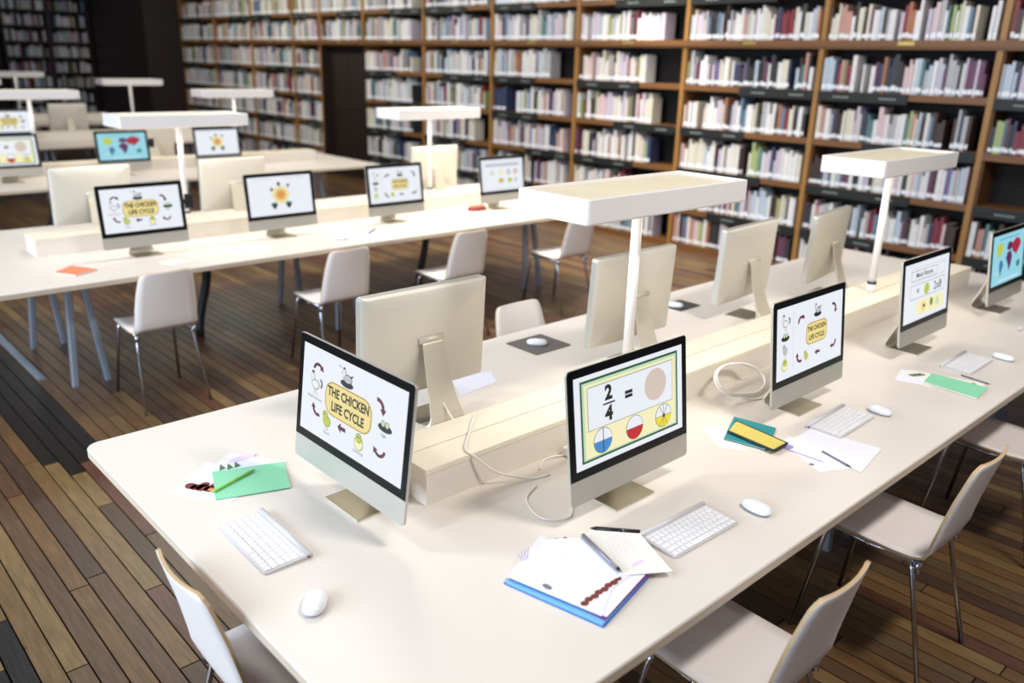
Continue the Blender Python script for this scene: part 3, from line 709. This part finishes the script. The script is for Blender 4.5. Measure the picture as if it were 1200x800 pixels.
# ------------------------------------------------------------------ chairs: front faces +Y, origin on the floor under the seat back
def make_chair():
    t = thing('chair', '', 'chair', (0, 0, 0), 0, 'white shell chairs with chrome legs')
    def sheet(rows, th, matn, name):
        # rows: list of (y, z, halfwidth, ny, nz, dish)
        b = MB(); b.m(matn); b.sm = True; n = 9; loops = []
        for (y, z, hw, ny, nz, dish) in rows:
            up = []; dn = []
            for i in range(n):
                u = -1+2*i/(n-1); off = dish*u*u
                up.append((hw*.93*u, y+ny*off, z+nz*off)); dn.append((hw*.93*u, y+ny*(off-th), z+nz*(off-th)))
            loops.append(up+dn[::-1])
        b.loft(loops, cap0=False, cap1=False)
        N = 2*n; b.mats.append('shell_edge'); e = 1
        for q in range(len(b.f)):
            if q % N in (n-1, N-1): b.mi[q] = e; b.smooth[q] = False
        b.cur = e; b.sm = False; nl = len(loops)
        for i in range(n-1):
            b.face((i, N-1-i, N-2-i, i+1)); q0 = (nl-1)*N; b.face((q0+i, q0+i+1, q0+N-2-i, q0+N-1-i))
        o = b.build(name, t); return o
    # seat: from the front lip to the bend
    rows = []
    for y, z, hw in ((.405, .435, .150), (.395, .449, .168), (.37, .456, .180), (.30, .457, .188), (.20, .452, .190), (.10, .449, .190), (.05, .452, .190), (.02, .462, .189)):
        rows.append((y, z, hw, 0, 1, .006))
    sheet(rows, .009, 'shell_white', 'seat')
    rows = []
    for y, z, hw, d_ in ((.020, .462, .189, .002), (.003, .485, .188, .006), (-.010, .53, .186, .012), (-.028, .60, .182, .016), (-.048, .68, .174, .018), (-.068, .755, .162, .018), (-.076, .785, .153, .018), (-.080, .800, .140, .016), (-.081, .806, .118, .014)):
        rows.append((y, z, hw, .97, .22, d_))
    sheet(rows, .009, 'shell_white', 'backrest')
    for sx in (-1, 1):
        b = MB().m('chrome'); b.tube([(sx*.152, .06, .436), (sx*.158, .045, .40), (sx*.188, -.055, 0.0)], .0085, 10); b.build('leg', t)
        b = MB().m('chrome'); b.tube([(sx*.150, .33, .440), (sx*.157, .345, .40), (sx*.185, .405, 0.0)], .0085, 10); b.build('leg', t)
        b = MB().m('chrome'); b.tube([(sx*.152, .045, .434), (sx*.150, .20, .428), (sx*.150, .345, .436)], .009, 10); b.build('side_rail', t)
        b = MB().m('chrome'); b.tube([(sx*.160, .030, .443), (sx*.160, .030, .405)], .0125, 10); b.build('bolt', t)
    b = MB().m('chrome'); b.tube([(-.16, .20, .428), (.16, .20, .428)], .008, 10); b.build('cross_rail', t)
    return t
ch0 = make_chair()
chairs = [(1.715, 0.745, 0, 'white chair at the bottom right, nearest one, tucked under the foreground table'), (2.715, 0.755, 0, 'white chair second along the right side of the foreground table'),
          (3.79, 0.755, 0, 'white chair cut by the right photo edge'), (0.64, 1.70, -PI/2, 'white chair with bluish backrest at the left end of the foreground table'),
          (2.71, 2.79, PI, 'white chair with only its rounded backrest showing beyond the foreground table'),
          (1.625, 4.56, 0, 'white chair at the second table, farthest left, near the grey table legs'), (2.72, 4.46, 0, 'white chair at the second table, directly behind the large monitor back'),
          (3.71, 4.46, 0, 'white chair at the second table, right of the large monitor back'), (4.86, 4.46, 0, 'white chair below the left end of the nearest lamp head'),
          (3.1, 8.2, 0, 'hidden white chair at the third table'), ]
for i, (x, y, rz, l) in enumerate(chairs[:9]):
    o = ch0 if i == 0 else inst(ch0, (x, y, 0), rz, l)
    o.location = (x, y, 0); o.rotation_euler = (0, 0, rz); o['label'] = l

# ------------------------------------------------------------------ keyboards and mice
def make_keyboard():
    t = thing('keyboard', '', 'keyboard', (0, 0, 0), 0, 'slim white keyboards on the foreground table')
    W_, D_ = .28, .128
    b = MB().m('key_tray')
    pts = rrect(-W_/2, -D_/2, W_/2, D_/2, .008, 3)
    b.loft([[(x, y, .0) for x, y in pts], [(x, y, .0045+(.006 if y > 0 else 0)*(y/(D_/2))) for x, y in pts]]); b.build('tray', t)
    b = MB().m('key_tray'); b.tube([(-W_/2, D_/2-.006, .0085), (W_/2, D_/2-.006, .0085)], .0084, 12); tb = b.build('battery_tube', t)
    kb = MB().m('key_white'); kb.box((-.5, -.5, 0), (.5, .5, 1.0)); ko = kb.build('key', t); first = True
    def key(x, y, w_, h_):
        nonlocal first
        o = ko if first else ko.copy()
        if not first: C.objects.link(o)
        first = False; o.parent = t
        o.location = (x, y, .005+.0036*((y+D_/2)/D_)); o.scale = (w_, h_, .0026); o.rotation_euler = (math.radians(2.4), 0, 0)
    y = -D_/2+.013; inner = W_-.012
    rowsk = [[1, 1, 1, 1.3, 5.4, 1.3, 1, 1, 1, 1], [2.3]+[1]*10+[2.3], [1.8]+[1]*11+[1.8], [1.5]+[1]*12+[1], [1]*13+[1.6], [1.04]*14]
    for ri, r_ in enumerate(rowsk):
        hh = .0158 if ri < 5 else .009
        tot = sum(r_); x = -inner/2; un = inner/tot
        for w_ in r_:
            key(x+w_*un/2, y, w_*un-.0028, hh); x += w_*un
        y += .0188 if ri < 4 else .0150
    return t
kb0 = make_keyboard()
kbs = [(.827, 1.802, -PI/2-.03, 'white keyboard lying in front of the foreground chicken-slide computer'), (1.725, 1.112, -.03, 'white keyboard in front of the computer showing 2/4'),
       (2.755, 1.195, .03, 'white keyboard in front of the foreground computer with the side column of pictures'), (3.80, 1.142, .02, 'white keyboard in front of the 2x8 computer'),
       (4.66, 1.10, 0, 'white keyboard cut by the right photo edge')]
for i, (x, y, rz, l) in enumerate(kbs):
    o = kb0 if i == 0 else inst(kb0, (x, y, TH), rz, l)
    o.location = (x, y, TH+.0005); o.rotation_euler = (0, 0, rz); o['label'] = l
def make_mouse():
    t = thing('mouse', '', 'computer mouse', (0, 0, 0), 0, 'white computer mice')
    def lp(s_, z, dy=0): return [(.027*s_*math.copysign(abs(math.cos(a))**.8, math.cos(a)), dy+.047*s_*math.copysign(abs(math.sin(a))**.85, math.sin(a)), z) for a in [2*PI*k/28 for k in range(28)]]
    b = MB().m('mouse_base'); b.loft([lp(.90, 0), lp(.96, .006)]); b.build('base', t)
    b = MB().m('mouse_white'); b.sm = True
    b.loft([lp(.97, .006), lp(1.0, .008), lp(.985, .013), lp(.92, .018), lp(.78, .0215), lp(.55, .0238), lp(.28, .0248), lp(.05, .025)]); b.build('top_shell', t)
    return t
ms0 = make_mouse()
ms = [(.791, 1.480, -.75, 'white mouse beside the nearest keyboard, at the bottom of the photo'), (1.965, 1.052, -.1, 'white mouse right of the keyboard of the 2/4 computer'), (2.955, 1.145, -.1, 'white mouse right of the keyboard before the side-column slide'),
      (4.00, 1.06, -.1, 'white mouse right of the keyboard of the 2x8 computer')]
for i, (x, y, rz, l) in enumerate(ms):
    o = ms0 if i == 0 else inst(ms0, (x, y, TH), rz, l)
    o.location = (x, y, TH+.0005); o.rotation_euler = (0, 0, rz); o['label'] = l
# mouse on a dark pad and a second mouse farther along the far side
def slab(name, pts, z0, z1, matn, parent=None):
    b = MB().m(matn); a = sum(pts[i][0]*pts[(i+1) % len(pts)][1]-pts[(i+1) % len(pts)][0]*pts[i][1] for i in range(len(pts)))
    if a < 0: pts = pts[::-1]
    b.loft([[(x, y, z0) for x, y in pts], [(x, y, z1) for x, y in pts]]); return b.build(name, parent)
mat('pad_grey', (104, 98, 92), .8, noise=.08); mat('dark_patch', (70, 66, 64), .8, noise=.08)
tag(slab('mouse_pad', rrect(2.40, 2.40, 2.62, 2.60, .01, 3), TH+.0003, TH+.0028, 'pad_grey'), 'dark grey mouse pad behind the nearest monitor back', 'mouse pad')
inst(ms0, (2.50, 2.50, TH+.003), .8, 'white mouse on the dark grey pad')
tag(slab('mouse_pad', rrect(3.46, 2.42, 3.64, 2.56, .01, 3), TH+.0003, TH+.0028, 'dark_patch'), 'dark patch under the mouse at the far side, right of the lamp pole', 'mouse pad')  # thin dark slab beneath the second mouse, kind not known
inst(ms0, (3.50, 2.49, TH+.003), .4, 'white mouse on the dark patch right of the lamp pole')

# ------------------------------------------------------------------ papers, notebooks, pens (corner points measured on the desk plane)
mat('green_paper', (138, 214, 172), .6, noise=.03); mat('green_dark', (84, 160, 120), .6, noise=.03); mat('pencil_green', (142, 206, 92), .45, noise=.02)
mat('blue_folder', (120, 182, 232), .45, noise=.03); mat('blue_dark', (66, 112, 190), .45, noise=.03); mat('magenta', (110, 44, 124), .5, noise=.05); mat('pen_grey', (140, 136, 146), .35, metal=.4, noise=.02)
mat('pen_black', (26, 26, 28), .4, noise=.02); mat('teal_cover', (34, 136, 142), .5, noise=.04); mat('yellow_case', (208, 190, 96), .6, noise=.05); mat('case_trim', (34, 44, 40), .5, noise=.05)
mat('ink_brown', (124, 56, 46), .8, noise=.3, nscale=60); mat('ink_green', (84, 120, 92), .8, noise=.3, nscale=60); mat('ink_lilac', (168, 150, 214), .8, noise=.2, nscale=60); mat('ink_grey', (120, 124, 134), .8, noise=.2, nscale=60)
mat('ink_pink', (232, 210, 238), .8, noise=.05, nscale=60); mat('orange_cover', (226, 128, 84), .55, noise=.05); mat('red_dark', (150, 50, 46), .5, noise=.08); mat('book_pages', (236, 230, 220), .7, noise=.02)
def sheet_of_paper(label, pts, z, matn='paper', deco=None, group=None, th=.0006, cat='paper', name='paper_sheet'):
    t = slab(name, pts, TH+z, TH+z+th, matn); tag(t, label, cat, group)
    if deco:
        b = MB(); d = Draw(b, (0, 0), flat=True, base=TH+z+th+.0001); deco(d); b.build('drawing', t)
    return t
def pen(label, a, c, z, matn, r=.0042, name='pen', cat='pen', tip='pen_black'):
    A = Vector((*a, TH+z+r)); B = Vector((*c, TH+z+r)); d = (B-A).normalized(); L_ = (B-A).length
    t = thing(name, label, cat, A)
    b = MB().m(matn); b.tube([(0, 0, 0), tuple(d*(L_-.016))], r, 10); b.build('barrel', t)
    b = MB().m(tip); b.tube([tuple(d*(L_-.016)), tuple(d*L_)], r*.95, 10, r1=.0008); b.build('tip', t)
    return t
# left pile
def d_left(d):
    for u, v, a, b_ in ((.805, 2.212, .016, .020), (.815, 2.195, .018, .018), (.827, 2.180, .020, .020), (.840, 2.160, .018, .018), (.840, 2.195, .014, .014), (.858, 2.172, .012, .012)): d.ell(u, v, a, b_, 'ink_brown', 1)
    d.ell(.84, 2.153, .008, .01, 'orange_cover', 2)
def d_left2(d):
    for k, (u, v) in enumerate(((.918, 2.262), (.938, 2.252), (.960, 2.249))): d.poly([(u-.010, v-.014), (u+.012, v-.012), (u+.010, v+.026)], 'ink_green', 1)
    d.ell(1.0, 2.285, .045, .016, 'ink_pink', 1)
sheet_of_paper('white paper with a brown fruit drawing, lying under the green sheet', [(.734, 2.212), (.905, 2.33), (1.02, 2.13), (.85, 2.05)], .0004, 'paper', d_left)
sheet_of_paper('white paper with green plants drawn on it, behind the green sheet', [(.86, 2.25), (.985, 2.345), (1.09, 2.18), (.97, 2.09)], .0014, 'paper', d_left2)
sheet_of_paper('mint green card under a green pencil, left on the foreground table', [(.887, 2.252), (1.084, 2.176), (1.020, 2.015), (.824, 2.085)], .0024, 'green_paper', None, th=.002, cat='card', name='green_card')
pen('green pencil lying across the mint green card', (.832, 2.125), (.988, 2.176), .0048, 'pencil_green', .0042, 'pencil', 'pencil', 'green_dark')
# centre pile
t = thing('folder', 'light blue folder at the bottom of the central paper pile', 'folder', (1.236, .991, TH))
def rel(P): return [(x-1.236, y-.991) for x, y in P]
slab('back_cover', rel([(1.236, .991), (1.466, 1.045), (1.42, 1.32), (1.178, 1.262)]), .0004, .002, 'blue_dark', t)
slab('pocket', rel([(1.238, .996), (1.462, 1.048), (1.416, 1.316), (1.181, 1.258)]), .002, .008, 'blue_folder', t)
tag(slab('notebook', [(1.250, 1.000), (1.462, 1.045), (1.43, 1.30), (1.23, 1.252)], TH+.0084, TH+.0126, 'magenta'), 'purple-edged notebook lying on the light blue folder', 'notebook')
def d_p1(d):
    for k in range(9): d.ell(1.275+.014*k, 1.035+.003*k+(.004 if k % 2 else 0), .009, .008, 'ink_brown', 1)
sheet_of_paper('white worksheet with brown printed figures, on the purple-edged notebook', [(1.258, 1.002), (1.458, 1.050), (1.42, 1.30), (1.205, 1.25)], .0130, 'paper', None)
def d_p2(d):
    d.ell(1.235, 1.170, .008, .014, 'ink_grey', 1)
    for k in range(4): d.line(1.262+.006*k, 1.285, 1.28+.012*k, 1.32, .002, 'ink_lilac', 1)
sheet_of_paper('white sheet sticking out left of the central paper pile', [(1.250, 1.01), (1.36, 1.07), (1.385, 1.345), (1.19, 1.262)], .0142, 'paper_lilac', d_p2)
def d_p3(d):
    d.poly([(1.262, 1.087), (1.272, 1.079), (1.345, 1.065), (1.415, 1.081), (1.405, 1.092), (1.33, 1.085)], 'ink_brown', 1)
    for k in range(8): d.line(1.29, 1.13+k*.018, 1.37, 1.135+k*.018, .0012, 'ink_pink', 1)
sheet_of_paper('white top worksheet of the central pile, beside the grey pen', [(1.262, 1.108), (1.408, 1.080), (1.462, 1.262), (1.372, 1.322), (1.295, 1.275)], .0154, 'paper', lambda d: [d.line(1.31, 1.13+k*.018, 1.39, 1.135+k*.018, .0012, 'ink_pink', 1) for k in range(7)])
def d_fig(d):
    for k in range(8): d.ell(1.255+.019*k, 1.067+.0015*k+(.003 if k % 2 else 0), .011, .009, 'ink_brown', 1)
sheet_of_paper('narrow strip of brown printed figures showing at the edge of the pile', [(1.245, 1.055), (1.425, 1.07), (1.425, 1.11), (1.245, 1.12)], .0147, 'paper', d_fig)
def d_p4(d):
    d.ell(1.475, 1.09, .022, .006, 'ink_pink', 1)
    for k in range(6): d.line(1.45+.014*k, 1.14, 1.50+.014*k, 1.22, .001, 'ink_pink', 1)
sheet_of_paper('cream worksheet lying right of the grey pen', [(1.407, 1.080), (1.515, 1.010), (1.590, 1.175), (1.500, 1.275), (1.462, 1.262)], .0162, 'paper_cream', d_p4)
pen('thick grey pen lying on the central paper pile', (1.460, 1.262), (1.408, 1.086), .0172, 'pen_grey', .0055)
pen('slim black pen between the paper pile and the 2/4 computer', (1.610, 1.190), (1.521, 1.292), .0004, 'pen_black', .0060)
# teal book and yellow pencil case
t = thing('book', 'teal book under the yellow pencil case', 'book', (2.29, 1.373, TH))
def rel2(P): return [(x-2.29, y-1.373) for x, y in P]
tp = [(2.335, 1.245), (2.515, 1.315), (2.485, 1.465), (2.30, 1.385)]
slab('cover', rel2(tp), .0062, .0076, 'teal_cover', t); slab('cover', rel2(tp), .0003, .0016, 'teal_cover', t); slab('pages', rel2([(2.338, 1.250), (2.510, 1.318), (2.480, 1.458), (2.305, 1.382)]), .0016, .0062, 'book_pages', t)
b = MB()
t = thing('pencil_case', 'yellow pencil case with black edges on the teal book', 'pencil case', (2.32, 1.40, TH+.0142))
T_ = Matrix.Rotation(-1.72+PI/2, 4, 'Z')
import itertools
A = Vector((2.352, 1.402)); B = Vector((2.452, 1.448)); Dv = Vector((2.335, 1.235)) 
yc = [(2.345, 1.40), (2.440, 1.43), (2.415, 1.215), (2.330, 1.215)]
cx_ = sum(p[0] for p in yc)/4; cy_ = sum(p[1] for p in yc)/4; t.location = (cx_, cy_, TH+.0078)
def shrink(P, s_): return [((x-cx_)*s_, (y-cy_)*s_) for x, y in P][::-1]
b = MB().m('yellow_case'); b.loft([[(x, y, 0) for x, y in shrink(yc, .94)], [(x, y, .003) for x, y in shrink(yc, 1)], [(x, y, .008) for x, y in shrink(yc, .97)], [(x, y, .010) for x, y in shrink(yc, .85)]]); b.build('body', t)
for i_, j_ in ((0, 3), (1, 2), (2, 3)):
    p, q = yc[i_], yc[j_]; b = MB().m('case_trim'); b.tube([(p[0]-cx_, p[1]-cy_, .006), (q[0]-cx_, q[1]-cy_, .006)], .0045, 8); b.build('trim', t)
def d_r(d):
    d.line(2.40, 1.20, 2.405, 1.08, .007, 'ink_lilac', 1); d.ell(2.42, 1.21, .02, .014, 'ink_lilac', 1); d.ell(2.36, 1.095, .008, .008, 'ink_grey', 1)
sheet_of_paper('white sheet with lilac drawing beside the yellow pencil case', [(2.43, 1.245), (2.50, 1.255), (2.46, .985), (2.33, 1.05)], .0004, 'paper_lilac', d_r)
sheet_of_paper('white sheet under a thin grey pen, near the table edge', [(2.45, 1.235), (2.624, 1.235), (2.653, 1.00), (2.43, .965)], .0014, 'paper', None)
pen('thin grey pen on white sheet near the table edge', (2.470, 1.117), (2.432, .998), .0024, 'ink_grey', .003)
sheet_of_paper('pale sheet left of the teal book, partly under it', [(2.24, 1.36), (2.33, 1.50), (2.40, 1.46), (2.29, 1.29)], .0, 'paper_cream', None, th=.0002)
# green notebook
t = thing('notebook', 'green notebook in front of the 2x8 computer', 'notebook', (3.45, 1.06, TH))
def rel3(P): return [(x-3.45, y-1.06) for x, y in P]
gp = [(3.38, .955), (3.535, .968), (3.525, 1.185), (3.40, 1.165)]
slab('cover', rel3(gp), .009, .0105, 'green_paper', t); slab('pages', rel3(gp), .0015, .009, 'book_pages', t); slab('cover', rel3(gp), .0003, .0015, 'green_dark', t)
def d_g(d):
    for k in range(3): d.ell(3.46+.02*k, 1.235-.01*k, .012, .016, 'ink_green', 1)
    d.ell(3.56, 1.03, .008, .01, 'ink_brown', 1)
sheet_of_paper('white sheet with green plants drawn on it, behind the green notebook', [(3.35, 1.26), (3.50, 1.30), (3.60, 1.00), (3.44, .97)], .0, 'paper', None, th=.0003)
sheet_of_paper('white sheet with small green sketches beside the green notebook', [(3.43, 1.26), (3.52, 1.27), (3.60, 1.02), (3.54, .99)], .0006, 'paper_cream', d_g)
pen('thin grey pencil beside the green notebook', (3.62, 1.10), (3.60, .98), .0014, 'ink_grey', .003, 'pencil', 'pencil')
# far side papers of the foreground table
sheet_of_paper('pale lilac sheet behind the nearest monitor back', [(1.949, 2.434), (2.115, 2.375), (2.058, 2.270), (1.857, 2.254)], .0004, 'paper_lilac', None)
sheet_of_paper('white card with folded edge beside the 2/4 computer cables', [(1.80, 1.66), (1.90, 1.67), (1.92, 1.56), (1.82, 1.55)], .0004, 'paper', None, th=.002, cat='card', name='card')

# second table
t = thing('notebook', 'orange notebook on the second table, far left', 'notebook', (1.32, 5.07, TH))
def rel4(P): return [(x-1.32, y-5.07) for x, y in P]
op = [(1.222, 5.080), (1.345, 5.197), (1.432, 5.020), (1.296, 4.955)]
slab('cover', rel4(op), .010, .012, 'orange_cover', t); slab('pages', rel4(op), .002, .010, 'book_pages', t); slab('cover', rel4(op), .0003, .002, 'orange_cover', t)
def d_t2(d):
    d.line(2.28, 5.13, 2.30, 4.97, .012, 'ink_lilac', 1); d.ell(2.36, 5.08, .05, .02, 'ink_lilac', 1); d.line(2.40, 5.0, 2.47, 5.12, .008, 'ink_grey', 1); d.ell(2.46, 5.02, .02, .014, 'ink_green', 1)
sheet_of_paper('pale papers with lilac drawings on the second table', [(2.24, 5.18), (2.27, 4.92), (2.512, 4.96), (2.50, 5.20)], .0004, 'paper_lilac', d_t2)
sheet_of_paper('white card on the second table before the chicken screen', [(1.78, 5.02), (1.90, 5.05), (1.93, 4.95), (1.80, 4.93)], .0004, 'paper_cream', None)
sheet_of_paper('white paper under the dark pencil on the second table', [(3.22, 5.12), (3.50, 5.16), (3.60, 4.98), (3.25, 4.93)], .0004, 'paper', lambda d: d.ell(3.52, 5.03, .05, .025, 'lime_ink' if 'lime_ink' in MATS else 'ink_green', 1))
pen('dark pencil on paper on the second table', (3.28, 5.03), (3.42, 5.14), .0014, 'pen_black', .006, 'pencil', 'pencil')
inst(ms0, (3.02, 4.98, TH+.0005), 1.0, 'white mouse on the second table, right of the lilac-drawn papers')
b = MB().m('red_dark'); b.sm = True
lpf = lambda s_, z: [(4.59+.10*s_*math.cos(a), 5.37+.05*s_*math.sin(a), TH+z) for a in [2*PI*k/20 for k in range(20)]]
t = thing('pencil_pouch', 'dark red pouch left of the washed-out computer', 'pouch', (4.59, 5.37, TH)); b.v = []
b.loft([[(x-4.59, y-5.37, z-TH) for x, y, z in lpf(s_, z)] for s_, z in ((.9, .0004), (1, .01), (.95, .025), (.7, .036), (.2, .04))]); b.build('pouch_body', t)
b = MB().m('brass'); b.tube([(-.07, 0, .039), (.07, 0, .039)], .003, 8); b.build('zip', t)
sheet_of_paper('white sheet before the washed-out computer, second table', [(4.50, 5.15), (4.85, 5.17), (4.90, 5.0), (4.52, 4.98)], .0004, 'paper', None)

# ------------------------------------------------------------------ white cables lying on the foreground table
def smooth(P, n=8):
    P = [Vector(p) for p in P]; out = []
    for i in range(len(P)-1):
        p0, p1, p2, p3 = P[max(i-1, 0)], P[i], P[i+1], P[min(i+2, len(P)-1)]
        for k in range(n):
            t_ = k/n; out.append(.5*((2*p1)+(-p0+p2)*t_+(2*p0-5*p1+4*p2-p3)*t_*t_+(-p0+3*p1-3*p2+p3)*t_**3))
    out.append(P[-1]); return [tuple(p) for p in out]
def cable(label, P, r=.0032):
    b = MB().m('cable_white'); b.tube(smooth(P), r, 8); return tag(b.build('cable', None), label, 'cable')
z = TH+.0038
co = []; cc_ = Vector((2.71, 1.590, .785)); Aa = Vector((-.07, -.060, -.036)); Bb = Vector((.150, -.02, -.036))
for k in range(37):
    a = 2*PI*k/14; q = cc_+Aa*math.cos(a)*(1-.05*(k//14))+Bb*math.sin(a)*(1-.04*(k//14))+Vector((.004, -.002, .0035))*(k//14); co.append(tuple(q))
cable('coiled white cable behind the foreground computer with the side-column slide', [(2.80, 1.455, TH+.07), (2.76, 1.49, TH+.012), (2.70, 1.51, z+.001)]+co, .0042)
cable('white cable hanging down from the nearest monitor back across the riser', [(1.655, 2.13, TH+.10), (1.66, 2.06, TH+.03), (1.665, 1.98, z), (1.66, 1.915, TH+.06), (1.61, 1.88, RZ+.004), (1.50, 1.78, RZ+.006), (1.42, 1.70, RZ+.006), (1.43, 1.667, RZ-.01), (1.50, 1.64, TH+.04), (1.60, 1.60, z), (1.66, 1.585, z)])
cable('thin white cable looping on the desk between the two nearest computers', [(1.58, 1.56, z), (1.50, 1.52, z), (1.46, 1.42, z), (1.52, 1.37, z), (1.60, 1.42, z), (1.68, 1.40, z), (1.73, 1.44, TH+.03), (1.735, 1.445, TH+.07)], .0022)
cable('white cable curled behind the 2/4 computer', [(1.735, 1.46, TH+.08), (1.75, 1.50, TH+.02), (1.82, 1.60, z), (1.92, 1.655, z), (1.98, 1.60, z), (1.92, 1.53, z), (1.84, 1.55, z), (1.80, 1.64, z), (1.72, 1.665, z), (1.66, 1.63, z)], .0035)
b = MB().m('cable_white'); b.box((1.79, 1.615, TH+.0005), (1.87, 1.66, TH+.03), bev=.008); tag(b.build('power_adapter'), 'white power adapter at the riser behind the 2/4 computer', 'adapter')
cable('white cable plugged in behind the lamp pole', [(2.66, 2.04, TH+.09), (2.66, 1.99, TH+.03), (2.62, 1.965, z), (2.50, 1.96, z), (2.42, 2.02, z), (2.48, 2.06, z)])
cable('white cable behind the computer right of the nearest lamp', [(3.62, 2.11, TH+.09), (3.62, 2.06, TH+.03), (3.55, 2.0, z), (3.42, 2.0, z), (3.38, 2.08, z), (3.45, 2.10, z)])

# pale cover strip on the floor near the second table
b = MB().m('table_leg'); b.loft([[(1.13, y, 0), (1.185, y, 0), (1.172, y, .010), (1.143, y, .010)] for y in (5.45, 7.4)]); tag(b.build('cable_cover'), 'pale grey cable cover strip on the floor by the grey table legs', 'cable cover')

bpy.data.objects.remove(FO)
